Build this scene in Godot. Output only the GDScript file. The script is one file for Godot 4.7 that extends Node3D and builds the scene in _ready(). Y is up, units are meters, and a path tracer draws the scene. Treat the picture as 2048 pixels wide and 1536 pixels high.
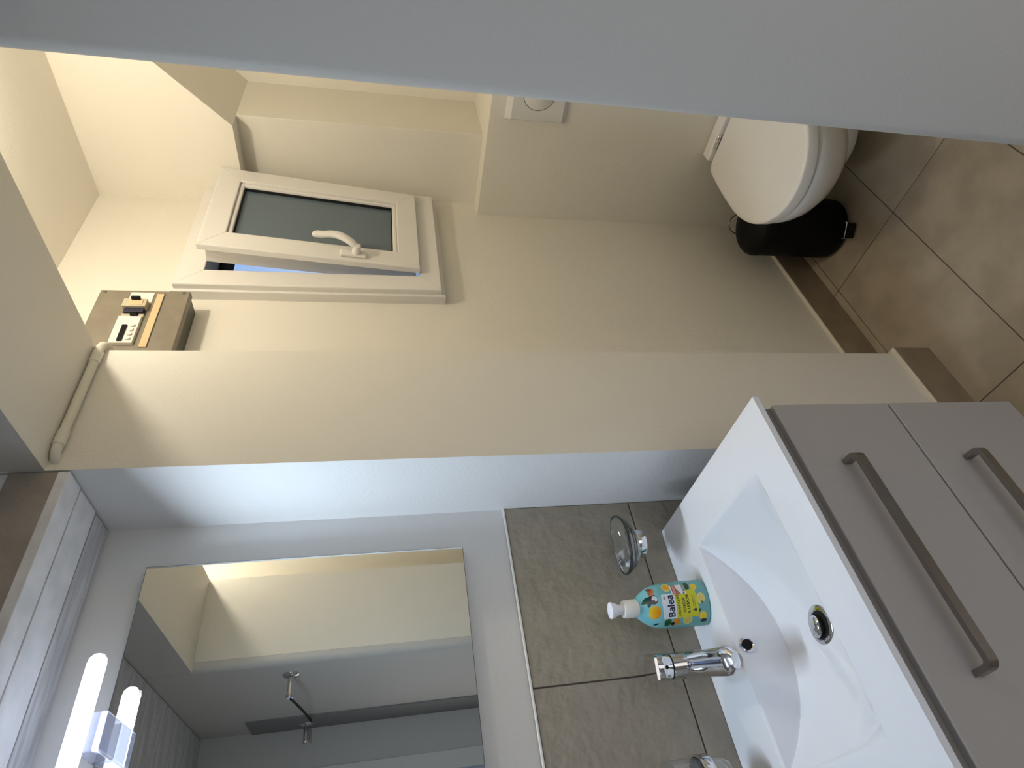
extends Node3D
# A small bathroom photographed with the phone turned on its side: the camera is rolled a quarter turn, the room is built upright.
# Room axes: +x runs along the vanity wall towards the toilet alcove, -z runs from the camera to the vanity wall, y is up.

const XR := 0.696        # plane of the wall that the passage to the toilet cuts through
const XE := 0.995        # far side of that wall
const Z1 := -1.198       # vanity wall
const Z3 := -0.985       # left cheek of the passage
const ZE := -0.283       # right cheek of the passage
const Z4 := -1.120       # window wall of the alcove
const ZR := -0.140       # right wall of the alcove
const XB := 1.800        # boxed cistern and bulkhead
const XC := 1.870        # pipe chase
const X5 := 2.115        # end wall of the alcove
const H_PASS := 2.077
const H_MAIN := 2.210
const H_ALC := 2.332
const H_TOP := 2.450
const SOFFIT := 2.037
const YB := 0.8655       # top of the washbasin
const DECK := 0.8655

var M := {}
var used := {}

# ------------------------------------------------------------------ geometry helpers
class Geo:
	var v := PackedVector3Array()
	var n := PackedVector3Array()
	var uv := PackedVector2Array()
	var first := 0
	func tri(a: Vector3, b: Vector3, c: Vector3, na = null, nb = null, nc = null, ua := Vector2(), ub := Vector2(), uc := Vector2()) -> void:
		if na == null:
			var f := (c - a).cross(b - a).normalized()
			na = f; nb = f; nc = f
		v.append_array([a, b, c]); n.append_array([na, nb, nc]); uv.append_array([ua, ub, uc])
	func quad(a: Vector3, b: Vector3, c: Vector3, d: Vector3) -> void:
		tri(a, b, c); tri(a, c, d)
	func begin() -> void:
		first = v.size()
	func end() -> void:   # turns a closed shape the right way out
		var vol := 0.0
		for i in range(first, v.size(), 3):
			vol += v[i].dot(v[i + 1].cross(v[i + 2]))
		if vol > 0.0:
			for i in range(first, v.size(), 3):
				var t := v[i + 1]; v[i + 1] = v[i + 2]; v[i + 2] = t
				var m := n[i + 1]; n[i + 1] = n[i + 2]; n[i + 2] = m
				var u := uv[i + 1]; uv[i + 1] = uv[i + 2]; uv[i + 2] = u
		for i in range(first, v.size(), 3):
			var f := (v[i + 2] - v[i]).cross(v[i + 1] - v[i])
			for k in 3:
				if n[i + k].dot(f) < 0.0: n[i + k] = -n[i + k]
	func box(lo: Vector3, hi: Vector3) -> void:
		begin()
		var p := []
		for k in 8: p.append(Vector3(hi.x if k & 1 else lo.x, hi.y if k & 2 else lo.y, hi.z if k & 4 else lo.z))
		for q in [[0, 1, 3, 2], [4, 6, 7, 5], [0, 4, 5, 1], [2, 3, 7, 6], [0, 2, 6, 4], [1, 5, 7, 3]]:
			quad(p[q[0]], p[q[1]], p[q[2]], p[q[3]])
		end()
	func rbox(lo: Vector3, hi: Vector3, r: float, seg := 2, xf := Transform3D()) -> void:   # a box with rounded edges
		begin()
		var size := hi - lo
		r = min(r, 0.499 * min(size.x, min(size.y, size.z)))
		var a := lo + Vector3.ONE * r; var b := hi - Vector3.ONE * r
		for ax in 3:
			var u := (ax + 1) % 3; var w := (ax + 2) % 3
			for s in [0, 1]:
				var ls := []
				for q in [u, w]:
					var g := []
					for i in seg + 1: g.append(a[q] - r * tan(deg_to_rad(45.0 * (1.0 - float(i) / seg))))
					for i in seg + 1: g.append(b[q] + r * tan(deg_to_rad(45.0 * float(i) / seg)))
					ls.append(g)
				var pts := []; var nrm := []
				for i in ls[0].size():
					for j in ls[1].size():
						var q := Vector3()
						q[ax] = hi[ax] if s else lo[ax]; q[u] = ls[0][i]; q[w] = ls[1][j]
						var c := q.clamp(a, b)
						var d := (q - c).normalized()
						pts.append(xf * (c + d * r)); nrm.append((xf.basis * d).normalized())
				var m: int = ls[1].size()
				for i in ls[0].size() - 1:
					for j in m - 1:
						var k := [i * m + j, (i + 1) * m + j, (i + 1) * m + j + 1, i * m + j + 1]
						if s: k.reverse()
						tri(pts[k[0]], pts[k[1]], pts[k[2]], nrm[k[0]], nrm[k[1]], nrm[k[2]])
						tri(pts[k[0]], pts[k[2]], pts[k[3]], nrm[k[0]], nrm[k[2]], nrm[k[3]])
		end()
	func loft(rings: Array, caps := true, crease := 40.0) -> void:   # closed rings of equal count, smooth below the crease angle
		begin()
		var R := rings.size(); var K: int = rings[0].size()
		var fn := []
		for i in R - 1:
			var row := []
			for j in K:
				var a: Vector3 = rings[i][j]; var b: Vector3 = rings[i][(j + 1) % K]; var c: Vector3 = rings[i + 1][(j + 1) % K]; var d: Vector3 = rings[i + 1][j]
				row.append((c - a).cross(d - b).normalized())
			fn.append(row)
		var lim := cos(deg_to_rad(crease))
		for i in R - 1:
			for j in K:
				var f: Vector3 = fn[i][j]
				var nn := []
				for q in [[i, j], [i, j + 1], [i + 1, j + 1], [i + 1, j]]:
					var s := Vector3()
					for di in [-1, 0]:
						for dj in [-1, 0]:
							var ii: int = q[0] + di; var jj: int = posmod(q[1] + dj, K)
							if ii >= 0 and ii < R - 1 and fn[ii][jj].dot(f) > lim: s += fn[ii][jj]
					nn.append(s.normalized() if s.length() > 1e-9 else f)
				var p := [rings[i][j], rings[i][(j + 1) % K], rings[i + 1][(j + 1) % K], rings[i + 1][j]]
				if p[0] != p[1]: tri(p[0], p[1], p[2], nn[0], nn[1], nn[2])
				if p[2] != p[3]: tri(p[0], p[2], p[3], nn[0], nn[2], nn[3])
		if caps:
			for i in [0, R - 1]:
				var c := Vector3()
				for p in rings[i]: c += p
				c /= K
				for j in K:
					if i == 0: tri(rings[i][j], c, rings[i][(j + 1) % K])
					else: tri(rings[i][j], rings[i][(j + 1) % K], c)
		end()
	func lathe(profile: Array, at: Vector3, seg := 32, axis := Vector3.UP, crease := 40.0) -> void:   # profile: [radius, height]
		var up := axis.normalized()
		var e := up.cross(Vector3.FORWARD if abs(up.z) < 0.9 else Vector3.RIGHT).normalized()
		var g := up.cross(e)
		var rings := []
		for p in profile:
			var ring := []
			for j in seg:
				var t := TAU * j / seg
				ring.append(at + up * p[1] + (e * cos(t) + g * sin(t)) * max(p[0], 1e-5))
			rings.append(ring)
		loft(rings, true, crease)
	func tube(path: Array, r: float, seg := 12) -> void:
		var rings := []
		var side := Vector3()
		for i in path.size():
			var t: Vector3 = (path[min(i + 1, path.size() - 1)] - path[max(i - 1, 0)]).normalized()
			if i == 0: side = t.cross(Vector3.UP if abs(t.y) < 0.9 else Vector3.RIGHT).normalized()
			side = (side - t * side.dot(t)).normalized()
			var o := t.cross(side)
			var ring := []
			for j in seg: ring.append(path[i] + (side * cos(TAU * j / seg) + o * sin(TAU * j / seg)) * r)
			rings.append(ring)
		loft(rings, true, 60.0)
	func prism(poly: Array, a: Vector3, u: Vector3, w: Vector3, along: Vector3) -> void:   # a polygon (Vector2) in the plane a + u, w, pushed along
		begin()
		var pts := PackedVector2Array(poly)
		var idx := Geometry2D.triangulate_polygon(pts)
		var f := func(p: Vector2, k: float) -> Vector3: return a + u * p.x + w * p.y + along * k
		if Geometry2D.is_polygon_clockwise(pts):
			pts.reverse(); idx = Geometry2D.triangulate_polygon(pts)
		for i in range(0, idx.size(), 3):
			var q := [pts[idx[i]], pts[idx[i + 1]], pts[idx[i + 2]]]
			if (q[1] - q[0]).cross(q[2] - q[0]) < 0.0: q.reverse()
			tri(f.call(q[0], 0.0), f.call(q[2], 0.0), f.call(q[1], 0.0))
			tri(f.call(q[0], 1.0), f.call(q[1], 1.0), f.call(q[2], 1.0))
		for i in pts.size():
			var p := pts[i]; var q := pts[(i + 1) % pts.size()]
			quad(f.call(p, 0.0), f.call(q, 0.0), f.call(q, 1.0), f.call(p, 1.0))
		end()
	func arrays() -> Array:
		var a := []; a.resize(Mesh.ARRAY_MAX)
		a[Mesh.ARRAY_VERTEX] = v; a[Mesh.ARRAY_NORMAL] = n; a[Mesh.ARRAY_TEX_UV] = uv
		return a

func mesh_of(list: Array) -> ArrayMesh:   # [Geo, material, Geo, material, ...]
	var m := ArrayMesh.new()
	for i in range(0, list.size(), 2):
		m.add_surface_from_arrays(Mesh.PRIMITIVE_TRIANGLES, list[i].arrays())
		m.surface_set_material(i / 2, list[i + 1])
	return m

func numbered(called: String, parent: Node) -> String:
	var key := str(parent.get_instance_id()) + called
	var k: int = used.get(key, 0)
	used[key] = k + 1
	return called if k == 0 else "%s_%03d" % [called, k]

func obj(called: String, g, mat = null, parent: Node = self) -> MeshInstance3D:
	var o := MeshInstance3D.new()
	o.name = numbered(called, parent)
	o.mesh = g if g is Mesh else mesh_of([g, mat])
	if g is Mesh and mat != null: o.material_override = mat
	parent.add_child(o, true)
	return o

func tag(o: Node, label: String, category: String, group := "") -> Node:
	o.set_meta("label", label); o.set_meta("category", category)
	if group: o.set_meta("group", group)
	return o

func thing(called: String, label: String, category: String, at := Vector3.ZERO, turn := 0.0, group := "") -> Node3D:
	var o := Node3D.new()
	o.name = numbered(called, self)
	add_child(o, true)
	o.position = at; o.rotation.y = turn
	tag(o, label, category, group)
	return o

func struct(called: String, g, mat, label: String, category: String) -> MeshInstance3D:
	var o := obj(called, g, mat)
	o.set_meta("kind", "structure")
	tag(o, label, category)
	return o

# ------------------------------------------------------------------ materials
func noise_tex(freq: float, seed_: int, ramp = null, normal := false, bump := 4.0, octaves := 4, size := 512) -> NoiseTexture2D:
	var f := FastNoiseLite.new()
	f.noise_type = FastNoiseLite.TYPE_SIMPLEX_SMOOTH
	f.seed = seed_; f.frequency = freq; f.fractal_octaves = octaves
	var t := NoiseTexture2D.new()
	t.width = size; t.height = size; t.seamless = true; t.noise = f
	if normal: t.as_normal_map = true; t.bump_strength = bump
	if ramp != null: t.color_ramp = ramp
	return t

func ramp2(a: Color, b: Color) -> Gradient:
	var g := Gradient.new()
	g.set_color(0, a); g.set_color(1, b)
	g.set_offset(0, 0.25); g.set_offset(1, 0.75)
	return g

func mat(c: Color, rough := 0.5, metal := 0.0, spec := 0.5) -> StandardMaterial3D:
	var m := StandardMaterial3D.new()
	m.albedo_color = c; m.roughness = rough; m.metallic = metal; m.metallic_specular = spec
	return m

func tri(m: StandardMaterial3D, scale: float, tex = null, nrm = null, nscale := 0.3) -> StandardMaterial3D:
	m.uv1_triplanar = true; m.uv1_world_triplanar = true
	m.uv1_scale = Vector3.ONE * scale
	if tex != null: m.albedo_texture = tex; m.albedo_color = Color.WHITE
	if nrm != null: m.normal_enabled = true; m.normal_texture = nrm; m.normal_scale = nscale
	return m

func make_materials() -> void:
	var roller := noise_tex(0.06, 3, null, true, 3.0, 3)
	M.white = tri(mat(Color(0.885, 0.885, 0.88), 0.55), 3.0, null, roller, 0.16)
	M.grey_wall = tri(mat(Color(0.80, 0.79, 0.77), 0.6), 3.0, null, roller, 0.16)
	M.cream = tri(mat(Color(0.91, 0.89, 0.84), 0.55), 3.0, null, roller, 0.16)  # the same white paint with the lamp warmth put into its colour
	M.board = tri(mat(Color(), 0.6), 2.0, noise_tex(0.012, 11, ramp2(Color(0.87, 0.87, 0.88), Color(0.92, 0.92, 0.93)), false, 4.0, 4), roller, 0.25)
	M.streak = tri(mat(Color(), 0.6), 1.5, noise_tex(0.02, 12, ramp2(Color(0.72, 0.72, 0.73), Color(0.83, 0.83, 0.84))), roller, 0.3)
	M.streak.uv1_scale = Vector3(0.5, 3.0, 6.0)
	M.fascia = tri(mat(Color(), 0.6), 2.0, noise_tex(0.01, 13, ramp2(Color(0.61, 0.575, 0.54), Color(0.65, 0.615, 0.58))), roller, 0.3)
	M.crack = mat(Color(0.24, 0.205, 0.20), 0.9)
	M.grout = mat(Color(0.36, 0.32, 0.28), 0.9)
	M.floor = []
	for k in 3:
		var c := [Color(0.70, 0.645, 0.56), Color(0.72, 0.665, 0.575), Color(0.69, 0.635, 0.555)][k] as Color
		M.floor.append(tri(mat(Color(), 0.42), 1.4, noise_tex(0.008, 20 + k, ramp2(c.darkened(0.06), c.lightened(0.05)), false, 4.0, 5), noise_tex(0.05, 30, null, true, 2.0, 4), 0.15))
	M.tile = []
	for k in 2:
		var c := [Color(0.60, 0.565, 0.50), Color(0.59, 0.555, 0.495)][k] as Color
		M.tile.append(tri(mat(Color(), 0.45), 2.2, noise_tex(0.012, 40 + k, ramp2(c.darkened(0.025), c.lightened(0.02)), false, 4.0, 6), noise_tex(0.03, 45, null, true, 5.0, 5), 0.3))
	M.base_tile = tri(mat(Color(), 0.4), 2.0, noise_tex(0.01, 50, ramp2(Color(0.55, 0.49, 0.405), Color(0.59, 0.53, 0.44))))
	M.base_lit_edge = mat(Color(0.90, 0.86, 0.79), 0.35)  # pale colour carries the light on the baseboard top
	M.pvc = mat(Color(0.90, 0.885, 0.86), 0.28)
	M.gasket = mat(Color(0.03, 0.03, 0.03), 0.7)
	M.frost = tri(mat(Color(0.38, 0.435, 0.475), 0.30), 6.0, null, noise_tex(0.1, 61, null, true, 2.0, 2), 0.15)
	M.ceramic = mat(Color(0.93, 0.937, 0.955), 0.06)
	M.ceramic.clearcoat_enabled = true; M.ceramic.clearcoat = 0.5; M.ceramic.clearcoat_roughness = 0.03
	M.toilet = mat(Color(0.95, 0.94, 0.925), 0.10)
	M.lid = mat(Color(0.955, 0.945, 0.93), 0.22)
	M.front = mat(Color(0.70, 0.68, 0.66), 0.22)
	M.carcass = mat(Color(0.50, 0.475, 0.45), 0.4)
	M.chrome = mat(Color(0.86, 0.86, 0.87), 0.06, 1.0)
	M.steel = mat(Color(0.62, 0.60, 0.585), 0.24, 1.0)
	M.black = mat(Color(0.035, 0.034, 0.033), 0.55, 0.0, 0.3)
	M.rubber = mat(Color(0.02, 0.02, 0.02), 0.8)
	M.dark = mat(Color(0.02, 0.018, 0.015), 0.9)
	M.mirror = mat(Color(0.88, 0.89, 0.885), 0.0, 1.0)
	M.mirror_edge = mat(Color(0.25, 0.27, 0.27), 0.3)
	M.plate = mat(Color(0.87, 0.86, 0.84), 0.3)
	M.seam = mat(Color(0.25, 0.23, 0.2), 0.7)
	var glass := StandardMaterial3D.new()
	glass.albedo_color = Color(0.97, 0.98, 0.98, 0.02); glass.roughness = 0.02
	glass.refraction_enabled = true; glass.refraction_scale = 0.042
	M.glass = glass
	var thin := StandardMaterial3D.new()
	thin.transparency = BaseMaterial3D.TRANSPARENCY_ALPHA
	thin.albedo_color = Color(0.80, 0.84, 0.84, 0.07); thin.roughness = 0.02
	M.thin_glass = thin
	var clip := StandardMaterial3D.new()
	clip.transparency = BaseMaterial3D.TRANSPARENCY_ALPHA
	clip.albedo_color = Color(0.75, 0.76, 0.85, 0.45); clip.roughness = 0.1
	M.clear_plastic = clip
	M.box = tri(mat(Color(), 0.45), 3.0, noise_tex(0.01, 70, ramp2(Color(0.50, 0.465, 0.405), Color(0.53, 0.495, 0.43))))
	M.box_side = mat(Color(0.36, 0.35, 0.31), 0.5)
	M.breaker = mat(Color(0.90, 0.88, 0.84), 0.4)
	M.breaker_old = mat(Color(0.74, 0.70, 0.60), 0.5)
	M.blue = mat(Color(0.10, 0.11, 0.20), 0.5)
	M.label_strip = tri(mat(Color(), 0.7), 20.0, noise_tex(0.03, 71, ramp2(Color(0.80, 0.68, 0.52), Color(0.88, 0.77, 0.60))))
	M.pump = mat(Color(0.93, 0.93, 0.95), 0.3)
	M.collar = mat(Color(0.92, 0.91, 0.88), 0.35)
	M.pipe = mat(Color(0.88, 0.86, 0.80), 0.4)
	M.strip_grey = mat(Color(0.52, 0.52, 0.52), 0.6)
	M.door = mat(Color(0.85, 0.85, 0.84), 0.4)
	M.lintel = mat(Color(0.10, 0.10, 0.105), 0.8)  # near-black: shade at the top of the opening put into the colour

# ------------------------------------------------------------------ the photograph's view and light
func _ready() -> void:
	var cam := Camera3D.new()
	cam.name = "camera"
	# image right points down in the room, image up points to the right: the phone was held on its side
	cam.transform = Transform3D(Basis(Vector3(-0.1474496, -0.9773656, 0.1517074), Vector3(0.7401898, -0.0073043, 0.6723583), Vector3(-0.6560318, 0.2114312, 0.7245130)), Vector3(0, 1.5, 0))
	cam.fov = 65.238
	cam.near = 0.02; cam.far = 100.0
	add_child(cam)
	cam.current = true

	var env := Environment.new()
	env.tonemap_mode = Environment.TONE_MAPPER_LINEAR
	env.tonemap_exposure = 1.0
	env.background_mode = Environment.BG_SKY
	var sky_mat := ProceduralSkyMaterial.new()
	sky_mat.sky_top_color = Color(0.50, 0.66, 0.92); sky_mat.sky_horizon_color = Color(0.78, 0.86, 0.96)
	sky_mat.ground_bottom_color = Color(0.30, 0.30, 0.29); sky_mat.ground_horizon_color = Color(0.55, 0.57, 0.58)
	sky_mat.sky_energy_multiplier = 1.0
	var sky := Sky.new(); sky.sky_material = sky_mat
	env.sky = sky
	env.ambient_light_source = Environment.AMBIENT_SOURCE_SKY
	env.sdfgi_enabled = true; env.ssao_enabled = true; env.ssil_enabled = true
	var we := WorldEnvironment.new()
	we.name = "world_environment"; we.environment = env
	add_child(we)

	# added fill lights at the made-up left window and the opened door behind
	for d in [[Vector3(-1.235, 1.45, -0.15), -PI / 2, Vector2(0.75, 0.95), WINDOW_FILL], [Vector3(0.105, 0.80, 0.47), 0.0, Vector2(0.70, 1.50), DOOR_FILL]]:
		var fill_light := AreaLight3D.new()
		fill_light.name = "window_fill_light" if d[3] == WINDOW_FILL else "door_fill_light"
		fill_light.area_size = d[2]
		fill_light.light_color = Color(1.0, 0.965, 0.92); fill_light.light_energy = d[3]
		fill_light.area_range = 8.0; fill_light.shadow_enabled = true
		fill_light.position = d[0]
		fill_light.rotation.y = d[1]
		add_child(fill_light)

	make_materials()
	build_shell()
	build_windows()
	build_vanity()
	build_mirror()
	build_toilet()
	build_small_things()

const WINDOW_FILL := 0.035  # strength of the fill light at the added window
const DOOR_FILL := 0.37  # strength of the fill light added in the doorway
const TUBE := 0.575
const WARM := 0.205

# ------------------------------------------------------------------ the setting
func build_shell() -> void:
	# floor: grout bed, then the tiles one by one
	var g := Geo.new(); g.box(Vector3(-1.45, -0.12, -1.45), Vector3(2.35, -0.0025, 0.75))
	var fl := struct("floor", g, M.grout, "beige floor of large rectangular stoneware tiles with thin joints", "floor")
	var rng := RandomNumberGenerator.new(); rng.seed = 5
	var tile_meshes := {}
	for i in range(-3, 2):
		for k in range(-2, 5):
			var x0 := 0.80 + 0.593 * i; var z0 := -1.0835 + 0.2995 * k
			var a := Vector2(max(x0, -1.25), max(z0, -1.198)); var b := Vector2(min(x0 + 0.593, XB), min(z0 + 0.2995, 0.49))
			if b.x - a.x < 0.02 or b.y - a.y < 0.02: continue
			var size := b - a - Vector2(0.0025, 0.0025)
			var key := str(size.snappedf(0.001))
			if not tile_meshes.has(key):
				var t := Geo.new(); t.rbox(Vector3(-size.x / 2, -0.009, -size.y / 2), Vector3(size.x / 2, 0, size.y / 2), 0.0012, 1)
				tile_meshes[key] = mesh_of([t, M.floor[0]])
			var o := obj("tile", tile_meshes[key], M.floor[rng.randi() % 3], fl)
			o.position = Vector3((a.x + b.x) / 2, 0, (a.y + b.y) / 2)

	# vanity wall with its tiled lower part
	g = Geo.new(); g.box(Vector3(-1.45, 0, -1.45), Vector3(0.84, H_TOP, Z1 - 0.004))
	var wb := struct("wall_back", g, M.white, "pale painted wall with brown tiles below, behind the mirror and washbasin", "wall")
	var x1 := XR
	for x in [0.31, -0.29, -0.89, -1.25]:
		var y1 := 1.228
		for y in [0.9245, 0.6245, 0.3245, 0.0245]:
			g = Geo.new(); g.rbox(Vector3(x + 0.0015, y + 0.0015, Z1 - 0.006), Vector3(x1 - 0.0015, y1 - 0.0015, Z1 + 0.002), 0.001, 1)
			obj("tile", g, M.tile[rng.randi() % 2], wb)
			y1 = y
		x1 = x
	g = Geo.new(); g.box(Vector3(-1.25, 0, Z1 - 0.006), Vector3(XR, 1.228, Z1 - 0.0005))
	obj("grout", g, M.grout, wb)
	g = Geo.new(); g.rbox(Vector3(-1.25, 1.2275, Z1 - 0.006), Vector3(XR, 1.2325, Z1 + 0.003), 0.0015, 2)
	obj("edge_trim", g, M.pvc, wb)

	# stub wall: one white paint, lamp warmth put into its passage-side colour
	var gw := Geo.new(); var gc := Geo.new()
	gw.box(Vector3(XR, 0, -1.45), Vector3(XR + 0.012, H_TOP, Z3 - 0.0005))
	gc.box(Vector3(XR + 0.0125, 0, -1.45), Vector3(XE, H_TOP, Z3)); gc.box(Vector3(XR, 0, Z3 - 0.0004), Vector3(XR + 0.0125, H_TOP, Z3))
	struct("wall_passage_left", mesh_of([gw, M.white, gc, M.cream]), null, "short wall between washbasin and toilet alcove, white towards the basin, with lamp warmth tinted into its passage side", "wall")

	# right wall by the camera with its rounded plaster corner, and the passage's right cheek
	gw = Geo.new(); gc = Geo.new()
	var r := 0.019
	var arc := [Vector2(XR, 0.75)]
	for k in 9:
		var t := PI / 2 * k / 8.0
		arc.append(Vector2(XR + r - r * cos(t), ZE + r - r * sin(t)))
	var rings := []
	for y in [0.0, H_TOP]:
		var ring := []
		for p in arc: ring.append(Vector3(p.x, y, p.y))
		ring.append(Vector3(XR + 0.03, y, ZE)); ring.append(Vector3(XR + 0.03, y, 0.75))
		rings.append(ring)
	gw.loft(rings, true, 30.0)
	gc.box(Vector3(XR + 0.0305, 0, ZE), Vector3(XE, H_TOP, 0.75))
	struct("wall_right", mesh_of([gw, M.grey_wall, gc, M.cream]), null, "large smooth grey wall at the edge of the picture with a rounded plaster corner", "wall")

	# lintel over the passage
	gw = Geo.new(); gc = Geo.new()
	gw.box(Vector3(XR, H_PASS + 0.0005, Z3), Vector3(XR + 0.012, H_TOP, ZE)); gc.box(Vector3(XR, H_PASS, Z3), Vector3(XE, H_TOP, ZE)); 
	gc = Geo.new(); gc.box(Vector3(XR, H_PASS, Z3), Vector3(XR + 0.0125, H_PASS + 0.0004, ZE)); gc.box(Vector3(XR + 0.0125, H_PASS, Z3), Vector3(XE, H_TOP, ZE))
	struct("ceiling_passage", mesh_of([gw, M.grey_wall, gc, M.cream]), null, "low plaster ceiling over the passage to the toilet", "ceiling")

	# alcove walls: the window wall is pieced round its opening
	var wx0 := 1.372; var wx1 := 1.776; var wy0 := 1.376; var wy1 := 1.984
	g = Geo.new()
	g.box(Vector3(XE, 0, -1.24), Vector3(wx0, H_TOP, Z4)); g.box(Vector3(wx1, 0, -1.24), Vector3(2.35, H_TOP, Z4))
	g.box(Vector3(wx0, 0, -1.24), Vector3(wx1, wy0, Z4)); g.box(Vector3(wx0, wy1, -1.24), Vector3(wx1, H_TOP, Z4))
	struct("wall_alcove_back", g, M.cream, "beige alcove wall that holds the tilted window and the fuse box", "wall")
	g = Geo.new(); g.box(Vector3(XE, 0, ZR), Vector3(2.35, H_TOP, ZR + 0.2))
	struct("wall_alcove_right", g, M.cream, "alcove wall on the right of the toilet, hidden from the camera", "wall")
	g = Geo.new(); g.box(Vector3(X5, 0, Z4), Vector3(2.35, H_TOP, ZR))
	struct("wall_alcove_end", g, M.cream, "beige end wall of the toilet alcove behind the boxed ledge", "wall")
	g = Geo.new(); g.rbox(Vector3(XB, 0, Z4 - 0.01), Vector3(X5 + 0.01, 1.178, ZR + 0.01), 0.002, 2)
	struct("wall_cistern_box", g, M.cream, "boxed-in cistern wall with a ledge on top, behind the toilet", "wall")
	g = Geo.new(); g.rbox(Vector3(XC, 1.17, Z4 - 0.01), Vector3(X5 + 0.01, 2.0, -0.873), 0.002, 2)
	struct("wall_pipe_chase", g, M.cream, "boxed pipe chase above the ledge beside the window", "wall")
	g = Geo.new()
	g.prism([Vector2(Z4 - 0.01, 1.916), Vector2(-0.873, 1.916), Vector2(-0.873 + (H_ALC + 0.02 - 1.916) / 1.07, H_ALC + 0.02), Vector2(Z4 - 0.01, H_ALC + 0.02)], Vector3(XB, 0, 0), Vector3(0, 0, 1), Vector3(0, 1, 0), Vector3(X5 + 0.01 - XB, 0, 0))
	struct("trim_2", g, M.cream, "bulkhead under the alcove ceiling with a slanted lower edge", "bulkhead")
	g = Geo.new(); g.box(Vector3(XE, H_ALC, Z4), Vector3(X5, H_TOP, ZR))
	struct("ceiling_alcove", g, M.cream, "raised cream ceiling of the toilet alcove", "ceiling")

	# main room: ceiling of painted boards, the other walls
	g = Geo.new(); g.box(Vector3(-1.45, H_MAIN + 0.012, Z3 + 0.0), Vector3(XR, H_TOP, 0.75))
	var ce := struct("ceiling", g, M.crack, "ceiling of painted boards over the washbasin side of the room", "ceiling")
	var z := Z3 + 0.012
	while z < 0.49:
		var b := Geo.new(); b.rbox(Vector3(-1.25, H_MAIN, z), Vector3(XR - 0.003, H_MAIN + 0.02, min(z + 0.118, 0.488)), 0.002, 1)
		obj("board", b, M.streak, ce)
		z += 0.1195
	# lowered soffit above the mirror: three boards below, a fascia in front
	g = Geo.new(); g.box(Vector3(-1.45, SOFFIT + 0.016, Z1 - 0.004), Vector3(XR - 0.001, H_TOP, Z3 - 0.012))
	var so := struct("ceiling_soffit", g, M.crack, "lowered soffit of three grey painted boards above the mirror lamp", "ceiling")
	var edges := [Z3 + 0.001, -1.045, -1.130, Z1 - 0.003]
	for k in 3:
		var b := Geo.new(); b.rbox(Vector3(-1.25, SOFFIT + [0.0, 0.002, 0.004][k], edges[k + 1] + [0.008, 0.009, 0.005][k]), Vector3(XR - 0.0035, SOFFIT + 0.018, edges[k]), 0.0015, 1)
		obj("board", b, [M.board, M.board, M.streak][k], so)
	g = Geo.new(); g.rbox(Vector3(-1.25, SOFFIT + 0.001, Z3 - 0.014), Vector3(XR - 0.003, 2.131, Z3), 0.002, 1)
	obj("fascia", g, M.fascia, so)
	g = Geo.new(); g.box(Vector3(-1.25, 2.131, Z3 - 0.014), Vector3(XR - 0.002, H_MAIN + 0.012, Z3 - 0.006))
	obj("upper_fascia", g, M.board, so)

	g = Geo.new()   # left wall with the opening of the added window
	g.box(Vector3(-1.45, 0, -1.45), Vector3(-1.25, 0.95, 0.75)); g.box(Vector3(-1.45, 1.95, -1.45), Vector3(-1.25, H_TOP, 0.75))
	g.box(Vector3(-1.45, 0.95, -1.45), Vector3(-1.25, 1.95, -0.55)); g.box(Vector3(-1.45, 0.95, 0.25), Vector3(-1.25, 1.95, 0.75))
	struct("wall_left", g, M.white, "white wall on the left with an added window, outside the picture", "wall")
	g = Geo.new(); g.box(Vector3(-1.45, 0, 0.49), Vector3(-0.32, H_TOP, 0.75)); g.box(Vector3(0.53, 0, 0.49), Vector3(XR, H_TOP, 0.75)); g.box(Vector3(-0.32, 2.03, 0.49), Vector3(0.53, H_TOP, 0.75))
	struct("wall_front", g, M.grey_wall, "grey wall behind the camera, seen at the edge of the mirror", "wall")
	# door behind the camera, set open to let added fill light in
	g = Geo.new(); g.rbox(Vector3(-0.30, 0.005, 0.565), Vector3(-0.26, 1.97, 1.30), 0.003, 1)
	var door := struct("door_1", g, M.door, "white door behind the camera, set open for added fill light", "door")
	g = Geo.new(); g.rbox(Vector3(0.475, 0, 0.475), Vector3(0.545, 2.035, 0.56), 0.003, 1); g.rbox(Vector3(-0.33, 0, 0.475), Vector3(-0.26, 2.035, 0.56), 0.003, 1); g.rbox(Vector3(-0.33, 1.97, 0.475), Vector3(0.545, 2.04, 0.56), 0.003, 1)
	obj("door_frame", g, M.door, door)
	g = Geo.new(); g.tube([Vector3(-0.26, 1.03, 1.24), Vector3(-0.215, 1.03, 1.24), Vector3(-0.207, 1.03, 1.23), Vector3(-0.207, 1.03, 1.13)], 0.009); g.rbox(Vector3(-0.262, 0.94, 1.218), Vector3(-0.254, 1.12, 1.262), 0.003, 1)
	obj("door_handle", g, M.steel, door)
	g = Geo.new(); g.rbox(Vector3(XR - 0.006, 0, 0.315), Vector3(XR + 0.004, 2.02, 0.491), 0.002, 1)  # dark grey upright strip on the wall beside the corner
	struct("trim_1", g, M.strip_grey, "dark grey upright strip in the wall corner, reflected at the left of the mirror", "trim")

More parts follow.
